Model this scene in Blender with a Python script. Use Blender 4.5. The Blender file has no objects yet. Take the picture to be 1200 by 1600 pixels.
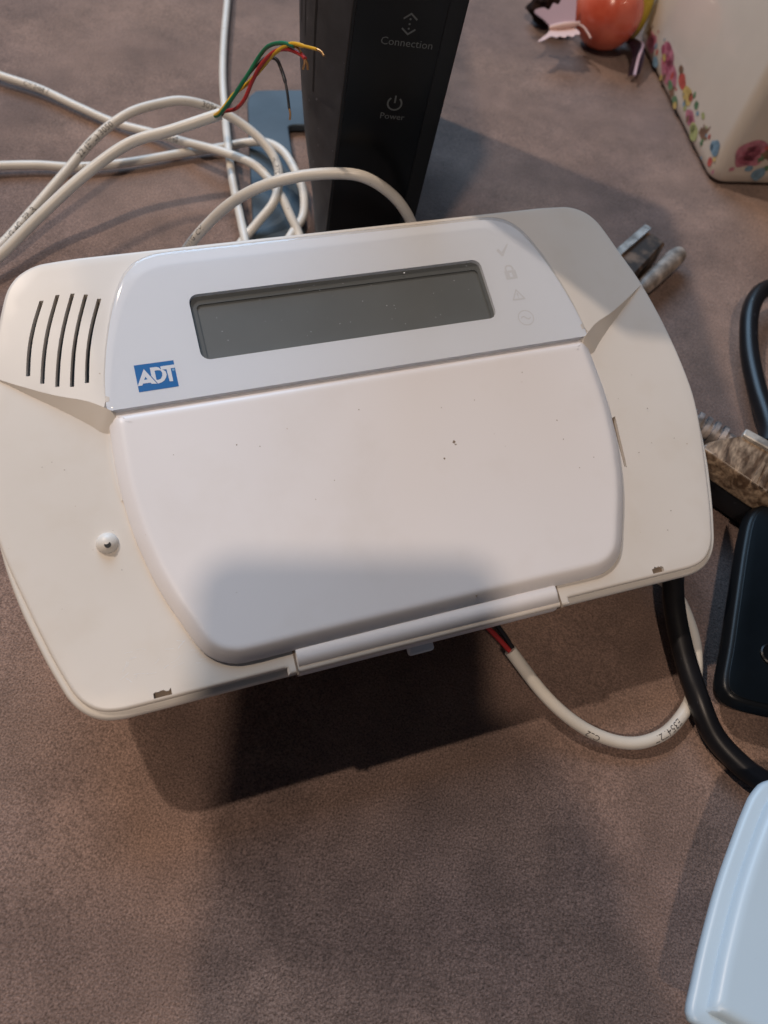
import bpy, bmesh, math, random
import numpy as np
from mathutils import Vector, Matrix, geometry
random.seed(7)
S = bpy.context.scene
COL = S.collection

# ------------------------------------------------------------------ camera
cam_d = bpy.data.cameras.new("camera"); cam = bpy.data.objects.new("camera", cam_d); COL.objects.link(cam)
R_ = Vector((0.971754, 0.202429, 0.121314)); U_ = Vector((-0.235997, 0.833533, 0.499528)); F_ = Vector((0.0, 0.514048, -0.857761))
cam.matrix_world = Matrix(((R_.x, U_.x, -F_.x, 0), (R_.y, U_.y, -F_.y, 0), (R_.z, U_.z, -F_.z, 0.26), (0, 0, 0, 1)))
cam_d.sensor_fit = 'VERTICAL'; cam_d.sensor_height = 36; cam_d.lens = 27.045
cam_d.clip_start = 0.005; cam_d.clip_end = 50
cam_d.dof.use_dof = True; cam_d.dof.focus_distance = 0.25; cam_d.dof.aperture_fstop = 13
S.camera = cam
S.view_settings.view_transform = 'Standard'; S.view_settings.look = 'None'; S.view_settings.exposure = 0; S.view_settings.gamma = 1

# ------------------------------------------------------------------ light: dim room, a cool window, two warm bulbs
W = bpy.data.worlds.new("World"); S.world = W; W.use_nodes = True
W.node_tree.nodes["Background"].inputs[0].default_value = (0.66, 0.70, 0.82, 1)
W.node_tree.nodes["Background"].inputs[1].default_value = 0.045
def lamp(name, kind, loc, power, color, **kw):
    d = bpy.data.lights.new(name, kind); d.energy = power; d.color = color
    for k, v in kw.items(): setattr(d, k, v)
    o = bpy.data.objects.new(name, d); COL.objects.link(o); o.location = loc
    return o
def aim(o, target):
    o.rotation_euler = (Vector(target) - o.location).to_track_quat('-Z', 'Y').to_euler()
lamp("lamp_bulb", 'POINT', (-1.22, 0.63, 1.80), 82, (1, 0.81, 0.65), shadow_soft_size=0.028)
lamp("ceiling_bulb", 'POINT', (-0.16, -0.86, 2.02), 64, (1, 0.79, 0.62), shadow_soft_size=0.05)
wl = lamp("window_light", 'AREA', (-1.0, 2.1, 1.85), 52, (0.44, 0.70, 1.0), shape='RECTANGLE', size=1.6, size_y=1.3)
aim(wl, (0, 0.2, 0))

# ------------------------------------------------------------------ materials
def mat(name, color, rough=0.5, noise=None, bump=None, spec=0.5, metal=0.0, coat=0.0, sheen=0.0, speck=None, stretch=None):
    m = bpy.data.materials.new(name); m.use_nodes = True
    nt = m.node_tree; b = nt.nodes["Principled BSDF"]
    b.inputs["Base Color"].default_value = (*color, 1); b.inputs["Roughness"].default_value = rough
    b.inputs["Specular IOR Level"].default_value = spec; b.inputs["Metallic"].default_value = metal
    b.inputs["Coat Weight"].default_value = coat; b.inputs["Sheen Weight"].default_value = sheen
    tc = nt.nodes.new("ShaderNodeTexCoord"); src = None
    vec = tc.outputs['Object']
    if stretch:
        mp = nt.nodes.new('ShaderNodeMapping'); mp.inputs['Scale'].default_value = stretch; mp.inputs['Rotation'].default_value = (0, 0, 0.7); nt.links.new(vec, mp.inputs[0]); vec = mp.outputs[0]
    def noise_node(scale, detail=4, rgh=0.55):
        n = nt.nodes.new("ShaderNodeTexNoise"); n.inputs["Scale"].default_value = scale
        n.inputs["Detail"].default_value = detail; n.inputs["Roughness"].default_value = rgh
        nt.links.new(vec, n.inputs["Vector"]); n.inputs['Distortion'].default_value = 1.2 if stretch else 0; return n
    def ramp(fac, p0, c0, p1, c1):
        r = nt.nodes.new("ShaderNodeValToRGB"); r.color_ramp.elements[0].position = p0; r.color_ramp.elements[1].position = p1
        r.color_ramp.elements[0].color = (*c0, 1); r.color_ramp.elements[1].color = (*c1, 1); nt.links.new(fac, r.inputs[0]); return r.outputs[0]
    def mul(a, c):
        x = nt.nodes.new("ShaderNodeMix"); x.data_type = 'RGBA'; x.blend_type = 'MULTIPLY'; x.inputs[0].default_value = 1
        if isinstance(a, tuple): x.inputs[6].default_value = (*a, 1)
        else: nt.links.new(a, x.inputs[6])
        nt.links.new(c, x.inputs[7]); return x.outputs[2]
    cur = color
    if noise:
        for (scale, lo, hi, p0, p1) in noise:
            n = noise_node(scale); cur = mul(cur, ramp(n.outputs[0], p0, (lo,)*3 if not isinstance(lo, tuple) else lo, p1, (hi,)*3 if not isinstance(hi, tuple) else hi))
    if speck:
        for (scale, th, c) in speck:
            n = noise_node(scale, 2); cur = mul(cur, ramp(n.outputs[0], th, c, th + 0.03, (1, 1, 1)))
    if not isinstance(cur, tuple): nt.links.new(cur, b.inputs["Base Color"])
    if bump:
        h = None
        bp = nt.nodes.new("ShaderNodeBump"); bp.inputs["Strength"].default_value = bump[1]; bp.inputs["Distance"].default_value = bump[2]
        n = noise_node(bump[0], 3, 0.6); nt.links.new(n.outputs[0], bp.inputs["Height"]); nt.links.new(bp.outputs[0], b.inputs["Normal"])
    # a little unevenness in the gloss of every surface
    n = noise_node(35, 5); mr = nt.nodes.new("ShaderNodeMapRange"); mr.inputs[3].default_value = rough*0.85; mr.inputs[4].default_value = min(1, rough*1.2)
    nt.links.new(n.outputs[0], mr.inputs[0]); nt.links.new(mr.outputs[0], b.inputs["Roughness"])
    return m
M = {}
M['suede'] = mat("suede", (0.258, 0.180, 0.152), 0.9, noise=[(8, (0.66, 0.65, 0.69), (1.2, 1.15, 1.08), 0.3, 0.7), (24, 0.82, 1.12, 0.35, 0.65), (70, 0.86, 1.12, 0.3, 0.7), (1500, 0.48, 1.45, 0.3, 0.72)], bump=(1250, 0.8, 0.0009), spec=0.15, sheen=0.25)
M['cream'] = mat("cream_plastic", (0.735, 0.705, 0.675), 0.38, noise=[(14, (0.95, 0.94, 0.92), (1.02, 1.02, 1.02), 0.3, 0.7), (60, (0.975, 0.965, 0.95), (1, 1, 1), 0.32, 0.5)], speck=[(420, 0.19, (0.7, 0.62, 0.55))], bump=(1400, 0.03, 0.0002))
M['rim'] = mat("cream_rim_plastic", (0.76, 0.735, 0.70), 0.36, noise=[(20, 0.94, 1.02, 0.3, 0.7)])
M['door'] = mat("door_plastic", (0.84, 0.825, 0.85), 0.38, noise=[(9, 0.96, 1.01, 0.3, 0.7), (48, (0.975, 0.97, 0.96), (1, 1, 1), 0.32, 0.5)], speck=[(380, 0.18, (0.75, 0.68, 0.64))], bump=(1400, 0.03, 0.0002))
M['print'] = mat("white_print", (0.80, 0.855, 0.94), 0.5)
M['slot'] = mat("slot_dark", (0.10, 0.095, 0.095), 0.7)
M['gap'] = mat("dirt_gap", (0.23, 0.18, 0.14), 0.8)
M['screen'] = mat("lcd_grey", (0.16, 0.175, 0.18), 0.35, noise=[(40, 0.94, 1.05, 0.3, 0.7)], spec=0.6)
M['bezel'] = mat("lcd_bezel", (0.125, 0.138, 0.143), 0.4)
M['blue'] = mat("badge_blue", (0.012, 0.17, 0.50), 0.4)
M['badgewhite'] = mat("badge_white", (0.80, 0.855, 0.94), 0.45)
M['badgemark'] = mat("badge_mark", (0.22, 0.45, 0.75), 0.45)
M['icon'] = mat("icon_grey", (0.70, 0.735, 0.79), 0.5)
M['black'] = mat("router_black", (0.004, 0.0048, 0.0062), 0.3, spec=0.2, noise=[(60, 0.8, 1.2, 0.3, 0.7)])
M['blackside'] = mat("router_side", (0.048, 0.049, 0.056), 0.55, spec=0.35, noise=[(90, 0.8, 1.25, 0.3, 0.7)], speck=[(420, 0.25, (3.0, 3.0, 3.0))], bump=(500, 0.08, 0.0004))
M['bezelblack'] = mat("router_bezel", (0.011, 0.012, 0.014), 0.45, spec=0.25)
M['groove'] = mat("groove_black", (0.006, 0.006, 0.007), 0.6)
M['printgrey'] = mat("router_print", (0.10, 0.108, 0.11), 0.5)
M['foot'] = mat("foot_plastic", (0.055, 0.075, 0.095), 0.5, spec=0.3, noise=[(25, 0.7, 1.3, 0.3, 0.7)])
M['cable'] = mat("white_pvc", (0.74, 0.71, 0.655), 0.38, noise=[(60, 0.9, 1.04, 0.3, 0.7)], speck=[(300, 0.24, (0.5, 0.42, 0.36))])
M['ink'] = mat("cable_ink", (0.085, 0.08, 0.08), 0.6, noise=[(900, 0.6, 2.4, 0.45, 0.75)])
for k, c in dict(wgreen=(0.012, 0.16, 0.075), wyellow=(0.70, 0.40, 0.02), wred=(0.42, 0.03, 0.03), wblack=(0.012, 0.011, 0.014)).items(): M[k] = mat("wire_" + k[1:], c, 0.4)
M['copper'] = mat("copper", (0.62, 0.36, 0.16), 0.35, metal=0.9)
M['rubber'] = mat("black_rubber", (0.008, 0.008, 0.010), 0.36, spec=0.35, noise=[(80, 0.8, 1.3, 0.3, 0.7)], speck=[(300, 0.24, (5, 5, 5))])
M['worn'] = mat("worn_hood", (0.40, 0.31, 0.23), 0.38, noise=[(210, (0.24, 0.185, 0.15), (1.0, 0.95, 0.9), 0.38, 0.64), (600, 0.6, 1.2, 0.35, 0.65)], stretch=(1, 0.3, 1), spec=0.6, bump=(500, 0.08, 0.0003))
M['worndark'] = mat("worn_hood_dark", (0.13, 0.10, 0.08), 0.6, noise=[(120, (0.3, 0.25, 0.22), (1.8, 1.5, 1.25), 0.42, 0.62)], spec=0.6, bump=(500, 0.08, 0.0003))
M['plate'] = mat("connector_plate", (0.52, 0.50, 0.47), 0.45, metal=0.3, noise=[(150, 0.5, 1.1, 0.4, 0.6)])
M['knob'] = mat("thumbscrew", (0.44, 0.36, 0.30), 0.5, noise=[(160, 0.45, 1.15, 0.36, 0.62)])
M['knobgrey'] = mat("thumbscrew_grey", (0.42, 0.37, 0.35), 0.5, noise=[(220, 0.35, 1.2, 0.38, 0.62)])
M['remote'] = mat("remote_black", (0.0035, 0.006, 0.009), 0.3, spec=0.18, noise=[(40, 0.8, 1.3, 0.3, 0.7)])
M['remoteedge'] = mat("remote_edge", (0.004, 0.005, 0.0065), 0.35, spec=0.25)
M['paleblue'] = mat("pale_blue_plastic", (0.50, 0.64, 0.77), 0.35, noise=[(12, 0.96, 1.02, 0.3, 0.7)], speck=[(300, 0.2, (0.55, 0.55, 0.6))])
M['paleridge'] = mat("pale_ridge_plastic", (0.80, 0.84, 0.90), 0.35)
M['tin'] = mat("glazed_white", (0.66, 0.60, 0.535), 0.18, coat=0.5, noise=[(18, 0.93, 1.03, 0.3, 0.7)])
for k, c in dict(pink=(0.50, 0.19, 0.26), rose=(0.38, 0.10, 0.16), leaf=(0.22, 0.13, 0.085), green=(0.12, 0.24, 0.13), red=(0.52, 0.10, 0.085), yellow=(0.60, 0.45, 0.16), lime=(0.42, 0.46, 0.20), sky=(0.20, 0.34, 0.46)).items(): M['p_' + k] = mat("print_" + k, c, 0.3, noise=[(260, 0.65, 1.15, 0.35, 0.65)])
M['orange'] = mat("orange_gloss", (0.66, 0.14, 0.075), 0.25, coat=0.4, noise=[(45, (0.8, 0.6, 0.6), (1.1, 1.3, 1.5), 0.35, 0.7)])
M['lilac'] = mat("lilac_wing", (0.55, 0.43, 0.55), 0.5); M['blush'] = mat("blush_wing", (0.66, 0.46, 0.42), 0.5)
M['brown'] = mat("dark_brown", (0.018, 0.010, 0.008), 0.85, spec=0.1, noise=[(200, 0.5, 1.6, 0.3, 0.7)])
M['purple'] = mat("dark_purple", (0.022, 0.008, 0.018), 0.5, spec=0.2)
M['yellow'] = mat("yellow_plastic", (0.55, 0.42, 0.05), 0.4)
M['phone'] = mat("phone_black", (0.015, 0.015, 0.016), 0.4)
M['skin'] = mat("skin", (0.42, 0.25, 0.18), 0.55); M['sleeve'] = mat("sleeve", (0.10, 0.10, 0.12), 0.9)
# clear acrylic: lets the print behind it show, with a fresnel gloss on top
m = bpy.data.materials.new("clear_acrylic"); m.use_nodes = True; nt = m.node_tree; nt.nodes.clear()
o_ = nt.nodes.new("ShaderNodeOutputMaterial"); mx = nt.nodes.new("ShaderNodeMixShader"); tr = nt.nodes.new("ShaderNodeBsdfTransparent"); gl = nt.nodes.new("ShaderNodeBsdfGlossy"); fr = nt.nodes.new("ShaderNodeFresnel")
tr.inputs[0].default_value = (0.98, 0.985, 0.995, 1); gl.inputs["Roughness"].default_value = 0.07; fr.inputs[0].default_value = 1.42
mn = nt.nodes.new('ShaderNodeMath'); mn.operation = 'MINIMUM'; mn.inputs[1].default_value = 0.3; nt.links.new(fr.outputs[0], mn.inputs[0]); nt.links.new(mn.outputs[0], mx.inputs[0]); nt.links.new(tr.outputs[0], mx.inputs[1]); nt.links.new(gl.outputs[0], mx.inputs[2]); nt.links.new(mx.outputs[0], o_.inputs[0])
M['acrylic'] = m

# ------------------------------------------------------------------ helpers
def tag(o, label=None, cat=None, group=None, kind=None):
    for k, v in (('label', label), ('category', cat), ('group', group), ('kind', kind)):
        if v: o[k] = v
    return o
def empty(name, mw, label, cat, group=None):
    o = bpy.data.objects.new(name, None); COL.objects.link(o); o.empty_display_size = 0.02
    o.matrix_world = mw if isinstance(mw, Matrix) else Matrix.Translation(mw)
    return tag(o, label, cat, group)
def build(name, verts, faces, m, parent=None, smooth=35, scale=1.0, recalc=True):
    me = bpy.data.meshes.new(name); me.from_pydata([(v[0]*scale, v[1]*scale, v[2]*scale) for v in verts], [], faces)
    me.materials.append(M[m] if isinstance(m, str) else m)
    if recalc: bm = bmesh.new(); bm.from_mesh(me); bmesh.ops.recalc_face_normals(bm, faces=bm.faces); bm.to_mesh(me); bm.free()
    if smooth:
        me.shade_smooth(); me.set_sharp_from_angle(angle=math.radians(smooth))
    o = bpy.data.objects.new(name, me); COL.objects.link(o)
    if parent: o.parent = parent
    return o
def catmull(pts, n=6, closed=False):
    P = [Vector(p) for p in pts]; out = []; N = len(P)
    for i in range(N if closed else N-1):
        p0 = P[(i-1) % N] if closed or i > 0 else P[0]*2 - P[1]
        p1, p2 = P[i], P[(i+1) % N]
        p3 = P[(i+2) % N] if closed or i+2 < N else P[-1]*2 - P[-2]
        for k in range(n):
            t = k/n
            out.append(0.5*((2*p1) + (p2-p0)*t + (2*p0-5*p1+4*p2-p3)*t*t + (3*p1-p0-3*p2+p3)*t**3))
    if not closed: out.append(P[-1])
    return out
def resample(pts, step, closed=True):
    P = [Vector(p) for p in pts]
    if closed: P = P + [P[0]]
    L = [0]
    for a, b in zip(P, P[1:]): L.append(L[-1] + (b-a).length)
    n = max(3, int(L[-1]/step)); out = []; j = 0
    for k in range(n if closed else n+1):
        s = L[-1]*k/n
        while j < len(L)-2 and L[j+1] < s: j += 1
        d = L[j+1]-L[j]; out.append(P[j].lerp(P[j+1], (s-L[j])/d if d > 0 else 0))
    return out
def area2(p): return sum(a[0]*b[1]-b[0]*a[1] for a, b in zip(p, p[1:]+p[:1]))
def inset(loop, d):
    out = []; N = len(loop); s = 1 if area2(loop) > 0 else -1
    for i in range(N):
        a, b, c = loop[i-1], loop[i], loop[(i+1) % N]
        e1 = Vector((b[0]-a[0], b[1]-a[1])); e2 = Vector((c[0]-b[0], c[1]-b[1]))
        n1 = Vector((-e1.y, e1.x)); n2 = Vector((-e2.y, e2.x))
        if n1.length: n1.normalize()
        if n2.length: n2.normalize()
        nn = n1+n2
        if nn.length < 1e-9: nn = n1
        nn.normalize(); k = max(0.5, nn.dot(n1))
        out.append(Vector((b[0], b[1])) + nn*(s*d/k))
    if d > 0.9:      # tidy points that crossed over at tight corners
        A = np.array([(p[0], p[1]) for p in loop]); B = np.roll(A, -1, 0); Q = np.array([(p.x, p.y) for p in out])
        E = B-A; L2 = np.maximum((E**2).sum(1), 1e-12)
        t = np.clip(((Q[:, None]-A[None])*E[None]).sum(2)/L2[None], 0, 1)
        dist = np.sqrt((((A[None]+t[..., None]*E[None])-Q[:, None])**2).sum(2).min(1))
        ok = dist > d*0.985
        if ok.any() and not ok.all():
            i0 = int(np.argmax(ok)); i = i0
            while i < i0+N:
                if ok[i % N]: i += 1; continue
                j = i
                while not ok[j % N]: j += 1
                a, b = out[(i-1) % N], out[j % N]
                for k2 in range(i, j): out[k2 % N] = a.lerp(b, (k2-i+1)/(j-i+1))
                i = j
    return out
def rin(loop, d):
    c = sum((Vector((p[0], p[1])) for p in loop), Vector((0, 0)))/len(loop)
    return [Vector((p[0], p[1])) + (c-Vector((p[0], p[1]))).normalized()*d for p in loop]
def pip(x, y, poly):
    r = False; j = len(poly)-1
    for i in range(len(poly)):
        xi, yi = poly[i][0], poly[i][1]; xj, yj = poly[j][0], poly[j][1]
        if (yi > y) != (yj > y) and x < (xj-xi)*(y-yi)/(yj-yi)+xi: r = not r
        j = i
    return r
def rings(loops, cap_top=True, cap_bottom=False):
    """loops: list of (2D loop, z or list of z), bottom to top, same vertex count"""
    V = []; Fc = []; n = len(loops[0][0])
    for lp, z in loops:
        for i, p in enumerate(lp): V.append((p[0], p[1], z[i] if isinstance(z, (list, tuple)) else z))
    for r in range(len(loops)-1):
        for i in range(n):
            j = (i+1) % n; Fc.append((r*n+i, r*n+j, (r+1)*n+j, (r+1)*n+i))
    if cap_top: Fc.append(tuple(range((len(loops)-1)*n, len(loops)*n)))
    if cap_bottom: Fc.append(tuple(range(n)))
    return V, Fc
def cdt(outer, holes=(), extra=(), chains=()):
    """triangulate outer minus holes; extra loose points; chains = open/closed constraint polylines. returns 2D verts, tris"""
    V = []; E = []
    def add(lp, closed):
        b = len(V); V.extend(Vector((p[0], p[1])) for p in lp)
        for i in range(len(lp) - (0 if closed else 1)): E.append((b+i, b+(i+1) % len(lp)))
    add(outer, True)
    for h in holes: add(h, True)
    for c, cl in chains: add(c, cl)
    V.extend(Vector((p[0], p[1])) for p in extra)
    r = geometry.delaunay_2d_cdt(V, E, [], 0, 1e-5)
    vs, fs = r[0], r[2]; out = []
    for f in fs:
        cx = sum(vs[i].x for i in f)/len(f); cy = sum(vs[i].y for i in f)/len(f)
        if pip(cx, cy, outer) and not any(pip(cx, cy, h) for h in holes): out.append(tuple(f))
    return vs, out
def flat(name, outer, holes, z, m, parent, th=0.0, scale=0.001):
    vs, fs = cdt(outer, holes); V = [(v.x, v.y, z) for v in vs]; Fc = list(fs)
    if th:
        for lp in [outer]+list(holes):
            b = len(V); n = len(lp)
            for p in lp: V.append((p[0], p[1], z))
            for p in lp: V.append((p[0], p[1], z-th))
            for i in range(n): Fc.append((b+i, b+(i+1) % n, b+n+(i+1) % n, b+n+i))
    return build(name, V, Fc, m, parent, 30, scale)
def rrect(x0, y0, x1, y1, r, n=6):
    out = []
    for cx, cy, a0 in ((x1-r, y0+r, -90), (x1-r, y1-r, 0), (x0+r, y1-r, 90), (x0+r, y0+r, 180)):
        for k in range(n+1):
            a = math.radians(a0+90*k/n); out.append(Vector((cx+r*math.cos(a), cy+r*math.sin(a))))
    return out
def circle(cx, cy, r, n=24): return [Vector((cx+r*math.cos(2*math.pi*k/n), cy+r*math.sin(2*math.pi*k/n))) for k in range(n)]
def frames(path):
    T = [(path[min(i+1, len(path)-1)]-path[max(i-1, 0)]).normalized() for i in range(len(path))]
    n = T[0].orthogonal().normalized(); N = []
    for t in T:
        n = (n - t*n.dot(t)).normalized(); N.append(n.copy())
    return T, N
def tube_mesh(path, rad, seg=14, caps=True):
    T, N = frames(path); V = []; Fc = []
    for i, p in enumerate(path):
        b = T[i].cross(N[i]); r = rad(i/(len(path)-1)) if callable(rad) else rad
        for k in range(seg):
            a = 2*math.pi*k/seg; V.append(tuple(p + N[i]*(r*math.cos(a)) + b*(r*math.sin(a))))
    for i in range(len(path)-1):
        for k in range(seg):
            Fc.append((i*seg+k, i*seg+(k+1) % seg, (i+1)*seg+(k+1) % seg, (i+1)*seg+k))
    if caps: Fc.append(tuple(range(seg))); Fc.append(tuple((len(path)-1)*seg+k for k in range(seg)))
    return V, Fc
def tube(name, pts, rad, m, parent=None, seg=14, n=8, smooth=40):
    path = catmull([Vector(p)*0.001 for p in pts], n)
    V, Fc = tube_mesh(path, rad, seg)
    return build(name, V, Fc, m, parent, smooth), path
def text_mesh(s, size):
    cu = bpy.data.curves.new("lettering", 'FONT'); cu.body = s; cu.size = size; cu.resolution_u = 2
    o = bpy.data.objects.new("lettering", cu); COL.objects.link(o)
    me = bpy.data.meshes.new_from_object(o.evaluated_get(bpy.context.evaluated_depsgraph_get()))
    bpy.data.objects.remove(o); bpy.data.curves.remove(cu)
    bm = bmesh.new(); bm.from_mesh(me); bmesh.ops.triangulate(bm, faces=bm.faces)
    v = [tuple(x.co) for x in bm.verts]; bm.verts.index_update(); f = [tuple(y.index for y in x.verts) for x in bm.faces]
    bm.free(); bpy.data.meshes.remove(me); return v, f
def wrap_text(path, rad, s, start, size, up, parent, flip=False, m='ink', shift=0.0):
    """lettering printed along a tube, on its side that faces `up`"""
    v, f = text_mesh(s, size)
    L = [0.0]
    for a, b in zip(path, path[1:]): L.append(L[-1]+(b-a).length)
    out = []
    for (x, y, z) in v:
        d = start + (-x if flip else x); d = min(max(d, 0), L[-1]-1e-6); j = 0
        while j < len(L)-2 and L[j+1] < d: j += 1
        t = (d-L[j])/(L[j+1]-L[j]); p = path[j].lerp(path[j+1], t); tg = (path[j+1]-path[j]).normalized()
        n = Vector(up); n = (n - tg*n.dot(tg)).normalized(); b = n.cross(tg)
        a = ((y - size*0.36) + shift)*(-1 if flip else 1)/rad
        out.append(tuple(p + (n*math.cos(a) + b*math.sin(a))*(rad+0.00006)))
    return build('lettering', out, f, m, parent, None)

# ------------------------------------------------------------------ sofa
def sofa_z(x, y):
    z = 0.0
    z += 0.006*math.exp(-(((x-0.19)**2)/0.0022 + ((y-0.385)**2)/0.0006)) 
    z += -0.0015 + 0.0015*math.sin(x*17+1)*math.sin(y*13+0.6)*0.6
    return z
xs = [-1.2+i*0.02 for i in range(121)]; ys = [-0.8+i*0.02 for i in range(121)]
V = [(x, y, sofa_z(x, y)) for y in ys for x in xs]; n = len(xs)
Fc = [(j*n+i, j*n+i+1, (j+1)*n+i+1, (j+1)*n+i) for j in range(len(ys)-1) for i in range(n-1)]
tag(build('sofa_seat', V, Fc, 'suede', None, 80), 'brown suede sofa seat that everything rests on', None, None, 'structure')

# ------------------------------------------------------------------ alarm panel (local units: mm, X right, Y up the face, Z out of the face)
PX = Vector((0.8757, 0.4828, 0)).normalized(); PY = Vector((-0.4674, 0.8478, 0.2504)); PY = (PY-PX*PY.dot(PX)).normalized(); PN = PX.cross(PY)
PO = Vector((-0.0166, 0.1674, 0.0613))
PM = Matrix(((PX.x, PY.x, PN.x, PO.x), (PX.y, PY.y, PN.y, PO.y), (PX.z, PY.z, PN.z, PO.z), (0, 0, 0, 1)))
panel = empty('alarm_panel', PM, 'white alarm control panel with grey display and closed keypad door, propped over the sofa', 'alarm panel')
def mirror(h): return [(-x, y) for x, y in h] + [(x, y) for x, y in reversed(h)]
half = [(70, 56.0), (90, 56), (95.5, 55.5), (100, 53.6), (103.2, 50.8), (106.0, 46), (109.8, 34.5), (114.4, 21), (117.1, 7.2), (118.7, -7.4), (119.1, -21), (118.5, -32), (117.3, -42), (115.4, -52), (113.6, -59), (111, -68), (108.6, -75), (106.6, -80), (103.8, -84), (99.8, -87), (94.5, -88.4), (86, -88.6), (47, -88.4)]
def sm(h, step=1.5): return resample(catmull([Vector((p[0], p[1], 0)) for p in mirror(h)], 6, True), step)
OUT = [p.to_2d() for p in sm(half)]
def cov_d(p):
    if abs(p[0]) < 46.3 and p[1] < -70: return 0.15
    v = p[1]
    t = min(1, max(0, (-22-v)/34)); return 0.15 + 2.05*t*t*(3-2*t)
# front cover outline = rim outline pulled in by a variable amount
COV = []
i1 = inset(OUT, 1.0)
for k, (p, q) in enumerate(zip(OUT, i1)):
    p0, q0 = OUT[k-1], i1[k-1]
    if p.y < -70 and (abs(p.x) < 46.3) != (abs(p0.x) < 46.3):
        t = (46.3-abs(p0.x))/(abs(p.x)-abs(p0.x)); pa = p0.lerp(p, t); qa = q0.lerp(q, t)
        for d_ in (cov_d(p0), cov_d(p)): COV.append(pa + (qa-pa)*d_)
    COV.append(p + (q-p)*cov_d(p))
def ccw(l): return l if area2(l) > 0 else l[::-1]
COV = ccw(COV); OUT = ccw(OUT)
doorh = [(40, 1.7), (78, 1.7), (81.4, 1.5), (82.3, -1.4), (82.7, -11), (82.8, -20), (82.3, -29), (81.1, -39), (79.6, -46.4), (78.2, -52.2), (76, -59), (73, -66.4), (69.2, -75), (65.4, -79), (61, -81), (55, -81.7), (30, -81.5)]
DOOR = ccw([p.to_2d() for p in sm(doorh, 1.5)])
lensh = [(40, 52.4), (56, 52.3), (61, 51.6), (65.4, 49.9), (69, 46.8), (72, 42.2), (74.8, 36), (77.2, 29), (79.3, 21.5), (81.2, 12.9), (82.2, 6), (82.5, 2.6), (82.1, 1.0), (80.6, 0.35), (77, 0.3), (40, 0.3)]
LENS = ccw([p.to_2d() for p in sm(lensh, 1.2)])
hiP = [(81.0, 1.0), (83.8, 3.2), (88, 5.9), (96.2, 9.6), (105, 14.6), (111.5, 18.6), (114.6, 20.3)]
loP = [(81.0, -5.2), (84.8, -4.0), (87.6, -1.2), (93.8, 4.2), (102.6, 11.2), (110.5, 17.6), (114.2, 20.2)]
def interp(P, u):
    u = abs(u)
    if u <= P[0][0]: return P[0][1]
    for a, b in zip(P, P[1:]):
        if u <= b[0]: return a[1] + (b[1]-a[1])*(u-a[0])/(b[0]-a[0])
    return 1e3 if P is hiP else P[-1][1] + 0.4*(u-P[-1][0])
def z_low(u, v):
    return 1.3*(1-min(1, abs(u)/119)**3)
def z_up(u, v):
    h = max(0, min(1, (115-abs(u))/33)); hi = min(interp(hiP, u), 30)
    t = max(0, min(1, (56-v)/max(8, 56-hi)))
    return 0.2 + h*(2.4 + 2.5*t)
def cov_z(u, v):
    hi, lo = interp(hiP, u), interp(loP, u)
    if abs(u) < 81: hi, lo = 3.4, 2.6
    if abs(u) > 114.4: hi = lo = 20.3 + 0.3*(abs(u)-114.4)
    if v >= hi - 1e-4: return z_up(u, v)
    if v <= lo + 1e-4: return z_low(u, v)
    t = (v-lo)/(hi-lo); return z_low(u, lo)*(1-t) + z_up(u, hi)*t
slots = []
for (tx, ty), (bx, by) in zip([(-95.2, 42.3), (-90.2, 43.4), (-85.7, 43.0), (-81.8, 41.9), (-78.1, 39.8)], [(-102.7, 17.5), (-99.0, 14.1), (-94.9, 12.1), (-90.7, 11.1), (-86.2, 11.4)]):
    L = []; Rr = []
    for k in range(9):
        t = k/8; x = tx+(bx-tx)*t - 1.6*math.sin(math.pi*t)*0.7 ; y = ty+(by-ty)*t
        L.append(Vector((x-0.62, y+0.1))); Rr.append(Vector((x+0.62, y-0.1)))
    slots.append(ccw(L + Rr[::-1]))
random.seed(3)
def ragged(x0, y0, x1, y1):
    top = [Vector((x0+(x1-x0)*k/7, y1+random.uniform(-0.6, 0.3))) for k in range(8)]
    bot = [Vector((x0+(x1-x0)*k/4, y0)) for k in range(5)]
    return ccw(bot + top[::-1])
notches = [ragged(-84.2, -85.3, -79.2, -83.5), ragged(78.4, -85.3, 82.8, -83.4)]
slit = ccw([Vector(p) for p in ((82.9, -29.4), (84.4, -29.0), (82.2, -48.0), (81.3, -47.4))])
lens_hole = inset(LENS, 1.7)
holes = slots + notches + [slit]
prof = [(0.0, 0.9), (0.12, 0.5), (0.35, 0.25), (0.7, 0.08), (1.2, 0.0)]
chains = []
ringmap = {}
for d, drop in prof[1:]: chains.append((inset(COV, d), True))
for sg in (-1, 1):
    for P in (hiP, loP): chains.append((resample(catmull([Vector((sg*x, y, 0)) for x, y in P], 5), 1.0, False), False))
extra = []
IN_C, IN_D = inset(COV, 2.6), inset(DOOR, 6); IN_H = [inset(h, -0.8) for h in holes]
yy = -84.0
while yy < 53:
    xx = -114.0
    while xx < 115:
        ok = pip(xx, yy, IN_C) and not pip(xx, yy, IN_D) and not pip(xx, yy, lens_hole)
        if ok and abs(xx) > 80:
            hi, lo = interp(hiP, xx), interp(loP, xx)
            if lo-1.2 < yy < hi+1.2: ok = False
        if ok and not any(pip(xx, yy, h) for h in IN_H): extra.append((xx, yy))
        xx += 4
    yy += 4
vs, fs = cdt(COV, holes + [lens_hole], extra, chains)
def seg_d(p, lp):
    b = 1e9
    for i in range(len(lp)):
        a, c = lp[i-1], lp[i]; e = c-a; L2 = e.length_squared
        t = max(0, min(1, (p-a).dot(e)/L2)) if L2 else 0
        b = min(b, (p-a-e*t).length_squared)
    return math.sqrt(b)
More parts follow.
